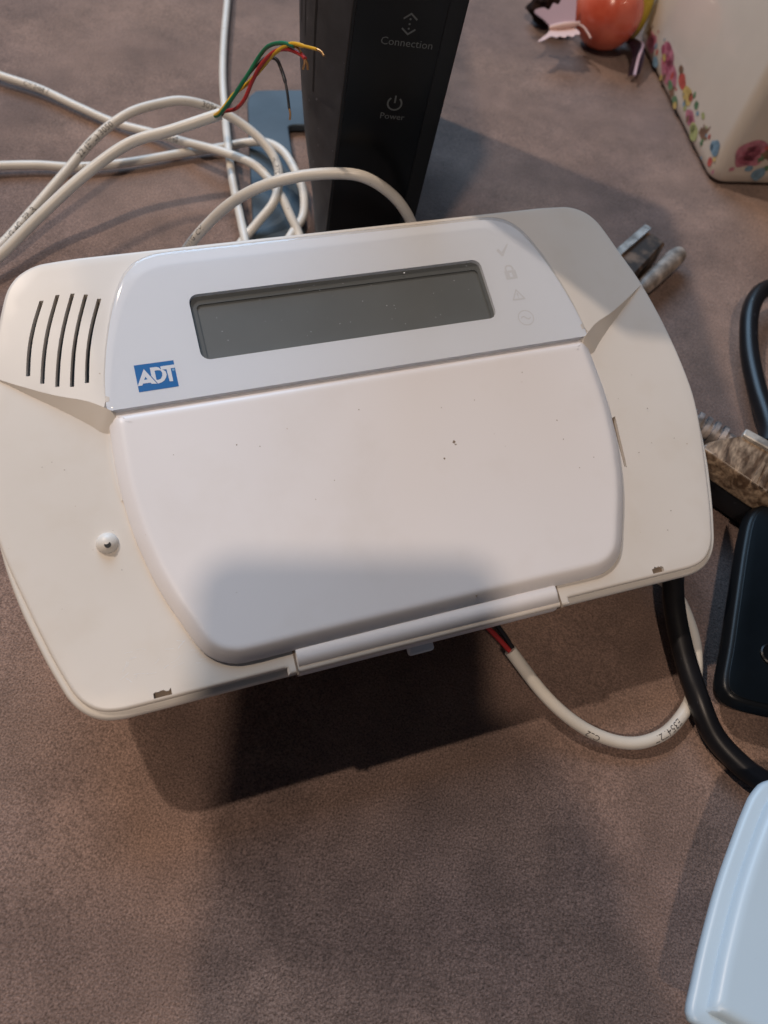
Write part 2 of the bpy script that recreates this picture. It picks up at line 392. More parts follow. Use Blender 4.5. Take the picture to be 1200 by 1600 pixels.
def droop(d):
    if d >= 1.2: return 0
    for (a, za), (b, zb) in zip(prof, prof[1:]):
        if d <= b: return za + (zb-za)*(d-a)/(b-a)
    return 0
V = []
in3 = inset(COV, 2.4)
for v in vs:
    d = 9 if pip(v.x, v.y, in3) else seg_d(v, COV)
    V.append((v.x, v.y, cov_z(v.x, v.y) - droop(d)))
Fc = list(fs)
b = len(V); nC = len(COV)
for p in COV: V.append((p.x, p.y, cov_z(p.x, p.y)-0.9))
for p in COV: V.append((p.x, p.y, -3.2))
for i in range(nC): Fc.append((b+i, b+(i+1) % nC, b+nC+(i+1) % nC, b+nC+i))
for h in holes:
    b = len(V); n = len(h); dp = 3.0 if h in slots else 1.6
    for p in h: V.append((p.x, p.y, cov_z(p.x, p.y)))
    for p in h: V.append((p.x, p.y, cov_z(p.x, p.y)-dp))
    for i in range(n): Fc.append((b+i, b+(i+1) % n, b+n+(i+1) % n, b+n+i))
cover = build('front_cover', V, Fc, 'cream', panel, 28, 0.001, False)
# speaker mesh behind the slots
build('speaker_grille', [(-104, 16.5, -0.6), (-84, 10, 0.2), (-76, 10, 0.4), (-76, 45, 0.0), (-97, 45, -1.0)], [(0, 1, 2, 3, 4)], 'slot', panel, None, 0.001)
for h in notches + [slit]:
    c = sum((Vector(p) for p in h), Vector((0, 0)))/len(h)
    flat('recess', inset(h, -0.4), [], cov_z(c.x, c.y)-1.5, 'gap', panel)
# base shell: the rim that shows below and beside the cover
V, Fc = rings([(inset(OUT, 14), -18.5), (inset(OUT, 7.5), -18), (inset(OUT, 5.8), -16), (inset(OUT, 2.8), -9), (inset(OUT, 0.5), -4.6), (OUT, -2.8), (inset(OUT, 0.18), -1.9), (inset(OUT, 0.6), -1.25), (inset(OUT, 1.1), -1.0), (inset(OUT, 4.2), -0.95)], True, True)
build('base_shell', V, Fc, 'rim', panel, 40, 0.001)
# back housing: wedge that stands on the sofa, hidden under the panel
inv = PM.inverted()
lp = rrect(-82, -62, 82, 30, 10, 4); top = [(p.x, p.y, -17.5) for p in lp]; bot = []
for p in lp:
    w = PM @ Vector((p.x*0.00095, p.y*0.00095, -0.0175)); q = inv @ Vector((w.x, w.y, 0.0005)); bot.append((q.x*1000, q.y*1000, q.z*1000))
nL = len(lp); V = top + bot; Fc = [tuple(range(nL)), tuple(range(nL, 2*nL))] + [(i, (i+1) % nL, nL+(i+1) % nL, nL+i) for i in range(nL)]
build('back_housing', V, Fc, 'rim', panel, 40, 0.001)
# keypad door
V, Fc = rings([(DOOR, 0.4), (DOOR, 1.9), (inset(DOOR, 0.25), 2.35), (inset(DOOR, 2.9), 4.15), (inset(DOOR, 3.5), 4.45), (inset(DOOR, 4.1), 4.6), (inset(DOOR, 4.9), 4.65), (inset(DOOR, 5.4), 4.65)])
build('keypad_door', V, Fc, 'door', panel, 50, 0.001)
# latch bar under the door
bar = []
for k, (y, z) in enumerate(((-80.6, 1.6), (-81.6, 2.6), (-83.6, 2.9), (-85.8, 2.3), (-87.6, 0.6), (-88.7, -1.8), (-88.9, -5), (-88.6, -9))): bar.append((y, z))
V = []; Fc = []
for x in (-42.9, -42.5, 42.0, 42.4):
    e = 0.35 if abs(x) > 42.45 or x == 42.4 else 0
    for (y, z) in bar: V.append((x, y, z-e))
nb = len(bar)
for r in range(3):
    for i in range(nb-1): Fc.append((r*nb+i, r*nb+i+1, (r+1)*nb+i+1, (r+1)*nb+i))
for r in (0, 3): Fc.append(tuple(r*nb+i for i in range(nb)))
build('latch_bar', V, Fc, 'door', panel, 40, 0.001)
for x in (-43.5, 43.0):   # dark joints beside the bar
    flat('joint_gap', [Vector(p) for p in ((x-0.3, -88.7), (x+0.3, -88.7), (x+0.3, -81.2), (x-0.3, -81.2))], [], 1.42, 'gap', panel, 6)
V, Fc = rings([(rrect(-7.6, -91.2, 0.6, -86, 1), -9), (rrect(-7.6, -91.2, 0.6, -86, 1), -6.5), (rrect(-7.2, -90.8, 0.2, -86.2, 0.8), -6.1)], True, True)
build('clear_tab', V, Fc, 'paleridge', panel, 40, 0.001)
# rim end steps beside the latch bar
# display: printed backing with the window, recess and LCD
BACK = inset(LENS, 0.6)
LCDW = ccw(rrect(-51.2, 12.9, 50.8, 36.2, 3.0))
flat('display_backing', BACK, [LCDW], 4.9, 'print', panel, 2.6)
flat('display_bezel', inset(LCDW, -1), [ccw(rrect(-49.2, 13.4, 49.4, 33.2, 1.6))], 3.3, 'bezel', panel)
flat('lcd_screen', inset(LCDW, -1), [], 2.7, 'screen', panel)
def lz(dz): return [5.5 + 1.5*max(0, min(1, p.y/50)) + dz for p in LENS]
V, Fc = rings([(LENS, 1.2), (LENS, lz(-1.8)), (inset(LENS, 0.12), lz(-1.2)), (inset(LENS, 0.5), lz(-0.6)), (inset(LENS, 1.1), lz(-0.25)), (inset(LENS, 1.9), lz(-0.06)), (inset(LENS, 2.8), lz(0)), (inset(LENS, 3.6), lz(0))]); build('display_lens', V, Fc, 'acrylic', panel, 60, 0.001)
flat('lens_ledge', inset(LENS, 0.4), [inset(LENS, 2.7)], 2.2, 'print', panel)
# badge
bd = flat('badge', ccw([Vector(p) for p in ((-71.8, 5.4), (-59.8, 5.4), (-59.8, 14.4), (-71.8, 14.5))]), [], 4.96, 'blue', panel)
for lp_, ho in (([(-69.09, 12.83), (-66.07, 7.37), (-67.63, 7.54), (-67.89, 8.01), (-70.14, 8.04), (-70.41, 7.49), (-71.84, 7.47)], [[(-69.02, 10.23), (-68.6, 9.23), (-69.6, 9.22)]]),
                ([(-67.24, 12.98), (-65.28, 12.95), (-64.6, 12.63), (-64.13, 11.88), (-63.36, 11.61), (-62.8, 10.98), (-62.66, 9.94), (-63.0, 8.98), (-63.68, 8.07), (-64.58, 7.55), (-65.74, 7.31), (-67.26, 10.11)], [[(-66.01, 11.76), (-65.19, 11.8), (-64.19, 11.55), (-63.9, 10.65), (-64.04, 9.66), (-64.67, 8.75), (-65.45, 8.54), (-65.99, 8.62)]]),
                ([(-64.1, 12.92), (-59.78, 12.9), (-59.78, 11.78), (-61.14, 11.77), (-61.12, 7.4), (-62.22, 7.46), (-62.39, 11.67), (-64.0, 11.77)], [])):
    flat('letter', ccw([Vector(p) for p in lp_]), [ccw([Vector(p) for p in h]) for h in ho], 5.02, 'badgewhite', bd)
flat('trademark_dot', circle(-60.39, 11.17, 0.42), [], 5.02, 'badgemark', bd)
# status icons
def stroke(pts, w):
    P = [Vector(p) for p in pts]; L = []; Rr = []
    for i in range(len(P)):
        t = (P[min(i+1, len(P)-1)]-P[max(i-1, 0)]).normalized(); nn = Vector((-t.y, t.x)); L.append(P[i]+nn*w/2); Rr.append(P[i]-nn*w/2)
    return ccw(L+Rr[::-1])
ix = 60.8
def icon(lab, shapes):
    V = []; Fc = []
    for o, h in shapes:
        vs, fs = cdt(ccw([Vector(p) for p in o]), [ccw([Vector(p) for p in q]) for q in h]); b = len(V)
        V += [(v.x, v.y, 4.97) for v in vs]; Fc += [tuple(i+b for i in f) for f in fs]
    return tag(build('status_icon', V, Fc, 'icon', panel, None, 0.001), lab)
icon('faint grey tick mark', [([(ix-2.6, 38.6), (ix-1.6, 39.4), (ix-0.7, 37.9), (ix+2.4, 41.0), (ix+2.6, 40.6), (ix-0.5, 36.2), (ix-1.2, 36.2)], [])])
icon('faint grey padlock', [([(ix-2.2, 26.8), (ix+2.2, 26.8), (ix+2.2, 30.2), (ix-2.2, 30.2)], [[(ix-0.5, 27.6), (ix+0.5, 27.6), (ix+0.5, 29.3), (ix-0.5, 29.3)]]), ([(ix-1.7, 30.25)]+[(ix+1.7*math.cos(a), 31.0+1.5*math.sin(a)) for a in [math.pi-k*math.pi/8 for k in range(9)]]+[(ix+1.7, 30.25), (ix+1.0, 30.25)]+[(ix+1.0*math.cos(a), 31.0+0.85*math.sin(a)) for a in [k*math.pi/8 for k in range(9)]]+[(ix-1.0, 30.25)], [])])
icon('faint grey warning triangle', [([(ix-2.6, 18.4), (ix+2.6, 18.4), (ix, 22.8)], [[(ix-1.8, 18.9), (ix+1.8, 18.9), (ix, 21.9)]]), ([(ix-0.25, 19.9), (ix+0.25, 19.9), (ix+0.3, 21.1), (ix-0.3, 21.1)], []), (circle(ix, 19.4, 0.27, 10), [])])
icon('faint grey ring with a wave inside', [(circle(ix+0.3, 11.2, 3.0, 32), [circle(ix+0.3, 11.2, 2.65, 32)]), (stroke([(ix+0.3+(-1.8+0.3*k), 11.2+0.6*math.sin(k*math.pi/6)) for k in range(13)], 0.42), [])])
# microphone nub
nub = []
for k in range(9):
    a = math.pi/2*k/8; nub.append((3.2*math.cos(a)+0.02, 2.6*math.sin(a)))
V, Fc = rings([(circle(-89, -38.4, 3.5, 28), 0.4)] + [(circle(-89, -38.4, r, 28), 0.75+z) for r, z in nub])
nb_ = build('microphone_nub', V, Fc, 'rim', panel, 60, 0.001)
V, Fc = rings([(circle(-88.8, -39.4, 0.95, 16), 2.0), (circle(-88.8, -39.4, 0.95, 16), 3.25)])
build('microphone_hole', V, Fc, 'groove', nb_, 40, 0.001)
# door hinge strips
for sg in (-1, 1):
    st = [(sg*(83.4), -5.2), (sg*83.9, -12), (sg*83.7, -20), (sg*82.9, -26.5), (sg*82.2, -26.5), (sg*82.6, -20), (sg*82.75, -12), (sg*82.4, -5.6)]
    flat('hinge_strip', ccw([Vector(p) for p in st]), [], 1.55, 'cream', panel, 1.2)
# scuffs and dirt on the faces
def speck(u, v, r, z, m, k=7):
    lp_ = [Vector((u+r*random.uniform(0.5, 1.2)*math.cos(6.283*i/k), v+r*random.uniform(0.5, 1.2)*math.sin(6.283*i/k))) for i in range(k)]
    return lp_, z
def specks(name, L, m):
    V = []; Fc = []
    for (u, v, r, z) in L:
        lp_, z = speck(u, v, r, z, m); b = len(V); V += [(p.x, p.y, z) for p in lp_]; Fc.append(tuple(range(b, b+len(lp_))))
    return tag(build(name, V, Fc, m, panel, None, 0.001), kind='stuff')
L = [(15.2, -78.6, 0.55, 4.05), (17.5, -33.5, 0.35, 4.68), (22.3, -28.5, 0.6, 4.68), (22.6, -29.5, 0.35, 4.68)]
for k in range(16): L.append((random.uniform(-70, 74), random.uniform(-70, -8), random.uniform(0.1, 0.24), 4.68))
for k in range(14): L.append((random.choice((-1, 1))*random.uniform(86, 104), random.uniform(-75, -10), random.uniform(0.1, 0.25), 1.36))
specks('dirt_speck', L, 'gap')
specks('dust_speck', [(random.uniform(-46, 46), random.uniform(14, 34), random.uniform(0.06, 0.16), 7.1) for k in range(34)] + [(21.5, 33.5, 0.4, 6.62)], 'paleridge')

V = []; Fc = []
random.seed(21)
for k in range(26):
    u0, v0 = -93+random.uniform(0, 26), -76+random.uniform(-4, 8)*0.7; a = random.uniform(-0.5, 0.9); ln = random.uniform(0.8, 3.2); cv = random.uniform(-0.5, 0.5)
    pts = [(u0+ln*t*math.cos(a+cv*t), v0+ln*t*math.sin(a+cv*t)) for t in (0, 0.33, 0.66, 1)]
    sk = stroke(pts, random.uniform(0.05, 0.13)); b = len(V); zz = z_low(u0, v0)+0.06
    V += [(p.x, p.y, zz) for p in sk]; Fc.append(tuple(range(b, b+len(sk))))
tag(build('scuff_mark', V, Fc, 'paleridge', panel, None, 0.001), kind='stuff')

# ------------------------------------------------------------------ router (local mm: X across the front, Y to the back, Z up)
RX = Vector((0.9583, 0.284, -0.0325)).normalized(); RZ = Vector((0.0512, -0.0586, 0.997)); RZ = (RZ-RX*RZ.dot(RX)).normalized(); RY = RZ.cross(RX); RO = Vector((-0.0542, 0.2653, 0.0005))
RM = Matrix(((RX.x, RY.x, RZ.x, RO.x), (RX.y, RY.y, RZ.y, RO.y), (RX.z, RY.z, RZ.z, RO.z), (0, 0, 0, 1)))
router = empty('router', RM, 'black upright router with grey side standing behind the alarm panel', 'router')
RW, RD, RH = 37.0, 165.0, 215.0
def bulge(h):
    P = [(0, 0.5), (25, 3.6), (61, 10.0), (86, 13.3), (112, 15.2), (160, 16.5), (215, 15)]
    for a, c in zip(P, P[1:]):
        if h <= c[0]: return a[1]+(c[1]-a[1])*(h-a[0])/(c[0]-a[0])
    return P[-1][1]
loops = []
for k in range(23):
    h = 2 + (RH-2)*k/22; bl = bulge(h)
    plan = [(0.6, 2.2), (-bl*0.35, 8), (-bl*0.8, 18), (-bl, 30), (-bl*0.95, 60), (-bl*0.7, 110), (-bl*0.3, RD-4), (2, RD), (RW-3, RD), (RW-0.5, RD-3), (RW-0.5, 60), (RW-0.5, 2.2)]
    loops.append(([Vector(p) for p in plan], h))
V, Fc = rings(loops, True, True); build('body', V, Fc, 'blackside', router, 30, 0.001)
V, Fc = rings([(rrect(0, 0, RW, 2.4, 0.8, 3), 0), (rrect(0, 0, RW, 2.4, 0.8, 3), RH)], True, True); build('front_bezel', V, Fc, 'bezelblack', router, 40, 0.001)
V, Fc = rings([(rrect(1.0, -0.5, RW-6.2, 1.0, 0.4, 3), 3), (rrect(1.0, -0.5, RW-6.2, 1.0, 0.4, 3), RH-3)], True, True); fp = build('front_panel', V, Fc, 'black', router, 40, 0.001)
def front_text(s, size, cx, z, m='printgrey'):
    v, f = text_mesh(s, size); x0 = min(p[0] for p in v); x1 = max(p[0] for p in v)
    return build('lettering', [(cx-(x0+x1)/2+p[0], -0.58, z+p[1]) for p in v], f, m, fp, None, 0.001)
front_text("Connection", 3.75, 19.3, 118.6); front_text("Power", 3.45, 19.1, 91.3)
def front_flat(name, shapes):
    V = []; Fc = []
    for o, h in shapes:
        vs, fs = cdt(ccw([Vector(p) for p in o]), [ccw([Vector(p) for p in q]) for q in h]); b = len(V)
        V += [(v.x, -0.58, v.y) for v in vs]; Fc += [tuple(i+b for i in f) for f in fs]
    return build(name, V, Fc, 'printgrey', fp, None, 0.001)
cx, cz = 19.0, 126.2
front_flat('connection_icon', [([(cx-2.4, cz+1.7), (cx, cz+3.6), (cx+2.4, cz+1.7), (cx+2.1, cz+1.2), (cx, cz+2.9), (cx-2.1, cz+1.2)], []), ([(cx-2.4, cz-1.9), (cx, cz-3.8), (cx+2.4, cz-1.9), (cx+2.1, cz-1.4), (cx, cz-3.1), (cx-2.1, cz-1.4)], []), (circle(cx, cz+1.5, .35, 10), []), (circle(cx, cz-.1, .35, 10), []), (circle(cx, cz-1.6, .35, 10), [])])
cx, cz = 19.0, 97.6
arc = [(cx+2.5*math.sin(a), cz+2.5*math.cos(a)) for a in [math.radians(38+k*284/20) for k in range(21)]]
front_flat('power_icon', [(stroke(arc, 0.62), []), ([(cx-.3, cz+.2), (cx+.3, cz+.2), (cx+.3, cz+3.1), (cx-.3, cz+3.1)], [])])
# vent slots high on the grey side
for k, (y0, ln) in enumerate(((22, 44), (26.5, 62), (31, 70), (14.5, 60))):
    h0, h1 = 104-(22 if k == 3 else 0)+k*2, 190; V = []; Fc = []
    for q in range(9):
        h = h0+(h1-h0)*q/8; b_ = bulge(h)
        def sx(y): return -b_*(0.8+0.2*(y-18)/12) if y < 30 else -b_
        if y0 < 18: sx = lambda y: -b_*(0.35+0.45*(y-8)/10)
        V += [(sx(y0)-0.14, y0, h), (sx(y0+0.8)-0.14, y0+0.8, h)]
        if q: Fc.append((2*q-2, 2*q-1, 2*q+1, 2*q))
    build('vent_slot', V, Fc, 'groove', router, None, 0.001)
# foot, lying on the sofa beside the router
finv = RM.inverted()
fo = [(-124.6, 384.7), (-125.4, 391.5), (-123.5, 397), (-119, 399.6), (-99.1, 408.3), (-80, 415), (-84, 380), (-90.9, 377.4), (-96.6, 375.2), (-98.4, 373.2), (-95.0, 364.0), (-74.8, 312.0), (-66, 288), (-60, 270), (-86, 268), (-89.5, 279), (-101.6, 315.1)]
fo = ccw([Vector((x, y)) for x, y in fo])
lpf = resample(fo, 2.2)
def tol(lp_, z): return [tuple((finv @ Vector((p[0]*.001, p[1]*.001, z*.001)))*1000) for p in lp_]
V = []; Fc = []; nf = len(lpf)
for lp_, z in ((lpf, 0.6), (lpf, 3.4), (inset(lpf, 0.6), 4.0)): V += tol(lp_, z)
for r in range(2):
    for i in range(nf): Fc.append((r*nf+i, r*nf+(i+1) % nf, (r+1)*nf+(i+1) % nf, (r+1)*nf+i))
vs, fs = cdt(inset(lpf, 0.6)); b = len(V); V += tol([(v.x, v.y) for v in vs], 4.0); Fc += [tuple(i+b for i in f) for f in fs]
build('stand_foot', V, Fc, 'foot', router, 30, 0.001)

# ------------------------------------------------------------------ cables
G = 'white cables tangled behind the panel'
def cable(pts, rad, label, cat='cable', m='cable', name='white_cable', group=None, n=8):
    o, path = tube(name, pts, rad, m, None, 16, n)
    tag(o, label, cat, group); return o, path
UPV = (0.28, -0.60, 0.65)
c1, p1 = cable([(-206, 168, 16), (-190.6, 184, 22), (-176.6, 198.4, 30), (-167.9, 205.6, 36), (-156.4, 220.2, 46), (-143.4, 237.2, 56), (-129.7, 251.4, 64), (-113.5, 257.8, 70), (-97.2, 267.1, 75)], 0.00212, 'white cable ending in four bare coloured wires, raised over the others', group=G)
w, _ = tube('wire', [(-100.0, 265.5, 74.0), (-95.7, 262.9, 78.2), (-90.7, 261.8, 85.6), (-85.4, 263.9, 94.1), (-81.5, 267.2, 100.6), (-77.5, 265.5, 106.0), (-71.8, 261.5, 110.4), (-66.1, 256.9, 113.0)], 0.0007, 'wgreen', c1, 10); tag(w, 'green wire')
w, _ = tube('wire', [(-100.0, 265.8, 74.0), (-95.5, 262.9, 79.1), (-91.1, 265.5, 85.1), (-85.1, 266.3, 91.0), (-80.0, 266.1, 97.7), (-74.6, 262.8, 105.6), (-67.8, 258.5, 112.5), (-62.0, 253.7, 115.6), (-56.7, 249.5, 118.0)], lambda t: 0.0007 if t < 0.86 else 0.00052, 'wyellow', c1, 10); tag(w, 'yellow wire with its tip over the router side')
w, _ = tube('wire', [(-100.0, 267.2, 73.4), (-95.6, 266.8, 76.6), (-90.4, 264.9, 80.1), (-86.4, 263.7, 85.5), (-83.4, 265.0, 92.8), (-79.5, 264.4, 100.2), (-74.4, 262.8, 106.3), (-68.9, 259.4, 110.0), (-63.6, 255.8, 111.4), (-61.3, 252.9, 112.0)], 0.0007, 'wred', c1, 10); tag(w, 'red wire')
w, _ = tube('wire', [(-100, 266.5, 73.6), (-97.3, 268.6, 74), (-92.4, 282.5, 81), (-87.5, 289, 86), (-82.1, 289.5, 88), (-78.9, 287.8, 85), (-75.3, 282, 82), (-72.5, 275.9, 78)], lambda t: 0.0007 if t < 0.82 else 0.00052, 'wblack', c1, 10); tag(w, 'black wire hanging down')
for w_, a_, b_ in ((0, (-56.7, 249.5, 118.0), (-53.8, 247.5, 117.6)), (1, (-61.3, 252.9, 112.0), (-60.2, 252.6, 108.8)), (1, (-61.5, 252.9, 112.0), (-61.8, 252.4, 108.6)), (2, (-72.5, 275.9, 78), (-71.6, 273.6, 75)), (3, (-66.1, 256.9, 113.0), (-63.2, 254.9, 112.5))):
    wr = [o for o in c1.children if o.get('label', '').startswith(('yellow', 'red', 'black', 'green')[w_])][0]
    tube('copper_end', [a_, tuple((p+q)/2+0.2 for p, q in zip(a_, b_)), b_], 0.0004, 'copper', wr, 8)
c2, p2 = cable([(-212, 205, 8), (-196.9, 224.3, 8), (-190.7, 235.8, 9), (-184, 256.1, 14), (-175.5, 275, 22), (-166.8, 294.1, 30), (-156, 307.5, 36), (-144.3, 317.3, 38), (-134.4, 323.6, 38), (-121, 328.6, 34), (-105.5, 328.3, 28), (-93.1, 323.3, 22), (-86.9, 313.7, 18), (-85.6, 300, 14), (-90.1, 290.5, 9), (-95.3, 279.4, 4), (-98.1, 260.7, 3), (-96, 235, 3)], 0.00212, 'white cable with printed letters looping in a high arch over the sofa', group=G)
wrap_text(p2, 0.00212, "WG 4C  FPLR", 0.040, 0.0036, UPV, c2); wrap_text(p2, 0.00212, "22 (ETL) 3050", 0.092, 0.0038, UPV, c2); wrap_text(p2, 0.00212, "3096", 0.157, 0.0038, UPV, c2); wrap_text(p2, 0.00212, "HI PFS", 0.199, 0.0036, (-0.2, -0.6, 0.8), c2)
c3, p3 = cable([(-300, 372, 3), (-262.4, 361.6, 3), (-250.6, 358.6, 3), (-228.5, 355.8, 3), (-204.9, 349, 3), (-182.2, 343.3, 3), (-160.9, 341.3, 4), (-141.4, 335, 8), (-119.3, 329, 12), (-100.4, 320.5, 15), (-85.5, 307.4, 14), (-76.5, 297.3, 10), (-69, 287, 6), (-66, 268, 4), (-66, 240, 3)], 0.00212, 'white cable slanting in from the upper left edge under the arch', group=G)
wrap_text(p3, 0.00212, "CM 2468 E", 0.066, 0.0034, UPV, c3); wrap_text(p3, 0.00212, "SOS540", 0.147, 0.0042, (0.2, -0.7, 0.6), c3)
c4, p4 = cable([(-262, 279, 3), (-229.1, 286.6, 3), (-219.1, 292.1, 3), (-203.1, 298.9, 3), (-186.1, 304, 3), (-164.9, 316, 3), (-144.1, 331.7, 3), (-127.8, 343.2, 3), (-112.2, 348.2, 7), (-101.6, 346.9, 10), (-91.1, 339.2, 12), (-81, 325.3, 12), (-75, 315.3, 10), (-72, 303, 7), (-74, 289, 6.6), (-75.5, 269.4, 6.6), (-78, 244, 4)], 0.00212, 'white cable lying flat from the left edge to the router foot', group=G)
wrap_text(p4, 0.00212, "AWG 22", 0.078, 0.0030, UPV, c4)
c5, p5 = cable([(-178.5, 523.8, 3), (-165.9, 480.1, 3), (-155.1, 439.9, 3), (-144.3, 403.6, 3), (-132.5, 370.9, 3), (-123.1, 345.7, 7), (-110.9, 315.5, 7.2), (-98, 288.1, 7), (-87.1, 264.5, 5), (-80, 240, 3)], 0.002, 'white cable running straight down from the top edge', group=G)
c6, p6 = cable([(-121, 222, 4), (-115.4, 231.9, 12), (-108, 243.3, 25), (-99.3, 245.6, 38), (-88.1, 246.5, 52), (-74.7, 246, 64), (-60.6, 249.2, 70), (-46.5, 252, 73), (-36.9, 253.3, 73), (-28, 255.5, 68), (-21, 258.2, 60), (-15.2, 261.5, 48), (-9.2, 259.4, 34), (-4, 252, 20)], 0.00212, 'white cable bowing up in front of the black router', group=G)
wrap_text(p6, 0.00212, "IWE 22AWG  CM", 0.025, 0.0032, UPV, c6, shift=0.0008)
cb, pb = cable([(92, 160, 8), (107, 152, 8), (112.4, 149.5, 7), (118.2, 143.3, 6), (123.3, 130.7, 5), (125, 119.1, 3), (123, 108.8, 3), (118.8, 100.2, 3), (112.6, 92.8, 3), (103.6, 87.7, 3), (93.1, 86.3, 4), (80.6, 88.1, 7), (67.3, 93.5, 12), (52.2, 102.8, 20)], 0.0022, 'white cable curving out from under the panel bottom with red and black wires')
wrap_text(pb, 0.0022, "E354727", 0.079, 0.0036, (-0.2, -0.5, 0.75), cb); wrap_text(pb, 0.0022, "CL2", 0.112, 0.0032, (-0.2, -0.75, 0.6), cb)
w, _ = tube('wire', [(56, 100.5, 18.2), (52, 102.6, 20), (46.6, 104.5, 24), (40.9, 106.3, 28), (34.9, 108.9, 32)], 0.0009, 'wred', cb, 10); tag(w, 'red wire')
w, _ = tube('wire', [(56, 101.5, 18), (52.8, 103.8, 20), (49, 106.2, 23), (43.7, 108.8, 27), (38.1, 112.2, 30)], 0.0009, 'wblack', cb, 10); tag(w, 'black wire')
cable([(110, 190, 14), (111.6, 165.1, 13), (111.3, 151.7, 13), (112.5, 137.6, 12), (117, 121.4, 10), (122.4, 107.2, 9), (130, 96, 5.4), (140.1, 88.3, 4.2), (148.9, 84.5, 4), (165, 80, 4), (190, 80, 4)], 0.0039, 'thick black power cable crossing the white cable at lower right', 'cable', 'rubber', 'black_cable')

# ------------------------------------------------------------------ computer plugs and their cable
def axes(o, x, y):
    x = Vector(x).normalized(); y = Vector(y); y = (y-x*y.dot(x)).normalized(); z = x.cross(y)
    return Matrix(((x.x, y.x, z.x, o[0]), (x.y, y.y, z.y, o[1]), (x.z, y.z, z.z, o[2]), (0, 0, 0, 1)))
def lathe(name, prof, m, parent, off, seg=20):
    """profile (x along the axis, radius) turned about local X through off"""
    V = []; Fc = []
    for x, r in prof:
        for k in range(seg):
            a = 2*math.pi*k/seg; V.append((off[0]+x, off[1]+r*math.cos(a), off[2]+r*math.sin(a)))
    for i in range(len(prof)-1):
        for k in range(seg): Fc.append((i*seg+k, i*seg+(k+1) % seg, (i+1)*seg+(k+1) % seg, (i+1)*seg+k))
    Fc.append(tuple(range(seg))); Fc.append(tuple((len(prof)-1)*seg+k for k in range(seg)))
    return build(name, V, Fc, m, parent, 35, 0.001)
# plug behind the panel's upper right corner: X axis towards the thumbscrew's rounded end
pl = empty('monitor_plug', axes((0.0945, 0.312, 0.0), (0.50, 0.865, 0), (-0.865, 0.5, 0)), 'worn brown monitor plug with rounded thumbscrew behind the panel upper right corner', 'plug')
hood = [Vector(p) for p in ((-34, 3), (-20, 1.5), (16, 3.5), (30, 4.5), (31, 12), (29, 17), (10, 18), (-20, 18), (-34, 16))]
hood = ccw(hood)
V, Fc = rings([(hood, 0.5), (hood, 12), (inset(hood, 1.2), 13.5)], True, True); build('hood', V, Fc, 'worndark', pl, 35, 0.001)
V, Fc = rings([(rrect(-10, 14.6, 31, 18.4, 0.8, 2), 13.6), (rrect(-10, 14.6, 31, 18.4, 0.8, 2), 15.2)], True, True); build('edge_plate', V, Fc, 'plate', pl, 35, 0.001)
V, Fc = rings([(rrect(-34, 6, -4, 19.5, 2, 3), 4), (rrect(-34, 6, -4, 19.5, 2, 3), 14.2)], True, True); build('strain_relief', V, Fc, 'rubber', pl, 35, 0.001)
prof_ = [(-26, 2.6)]
for k in range(6): prof_ += [(-24+k*4, 3.2), (-22.4+k*4, 3.2), (-22.2+k*4, 2.7), (-20.2+k*4, 2.7)]
prof_ = prof_[:21] + [(0, 3.4), (4, 4.2), (14, 4.6), (30, 4.8), (36, 4.6), (39, 4.0), (40.8, 2.8), (41.4, 1.2)]
lathe('thumbscrew', prof_, 'knob', pl, (-1, -2.6, 6.2))
# plug at the right edge
pl2 = empty('monitor_plug', axes((0.128, 0.2085, 0.0), (0.93, -0.37, 0), (0.37, 0.93, 0)), 'dusty brown monitor plug at the right edge above the remote control', 'plug')
h2 = ccw([Vector(p) for p in ((-9.5, -7.0), (-7, -1.5), (-1.5, 5.2), (3.0, 10.5), (26, 12), (30, 8), (30, -11), (18, -10.5), (2, -8.6))])
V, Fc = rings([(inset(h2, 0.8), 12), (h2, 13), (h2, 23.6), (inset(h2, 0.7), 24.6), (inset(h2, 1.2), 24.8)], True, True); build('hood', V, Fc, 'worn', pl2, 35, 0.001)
V, Fc = rings([(inset(h2, -0.6), 2), (inset(h2, -0.6), 10), (inset(h2, 0.6), 12.2)], True, True); build('hood_underside', V, Fc, 'rubber', pl2, 35, 0.001)
V, Fc = rings([(rrect(2.8, 8.4, 27, 12.4, 0.8, 2), 24.0), (rrect(2.8, 8.4, 27, 12.4, 0.8, 2), 26.4), (rrect(3.2, 8.8, 26.6, 12.0, 0.6, 2), 26.8)], True, True); build('edge_plate', V, Fc, 'plate', pl2, 35, 0.001)
for k in range(5):
    V, Fc = rings([(rrect(14+k*3.2, -10.6, 15.6+k*3.2, 2, 0.5, 2), 24.5), (rrect(14+k*3.2, -10.6, 15.6+k*3.2, 2, 0.5, 2), 25.4)], True, True); build('grip_rib', V, Fc, 'worn', pl2, 35, 0.001)
prof2 = [(-14, 2.2)]
for k in range(5): prof2 += [(-13.6+k*3.4, 4.4), (-11.9+k*3.4, 4.4), (-11.7+k*3.4, 3.0), (-10.3+k*3.4, 3.0)]
prof2 += [(4.5, 3.0), (9, 2.6)]
lathe('thumbscrew', [(x*1.1, r*1.25) for x, r in prof2], 'knobgrey', pl2, (-4.0, 9.4, 18))
cable([(215, 318, 7), (188, 334, 8), (170, 334, 10), (160.7, 328, 12), (152.6, 318.8, 13), (147.6, 303, 13), (147, 280, 12), (149.5, 257, 12), (152.2, 236, 14), (150, 222, 16)], 0.0042, 'black monitor cable bending down at the right edge into the dusty plug', 'cable', 'rubber', 'black_cable')

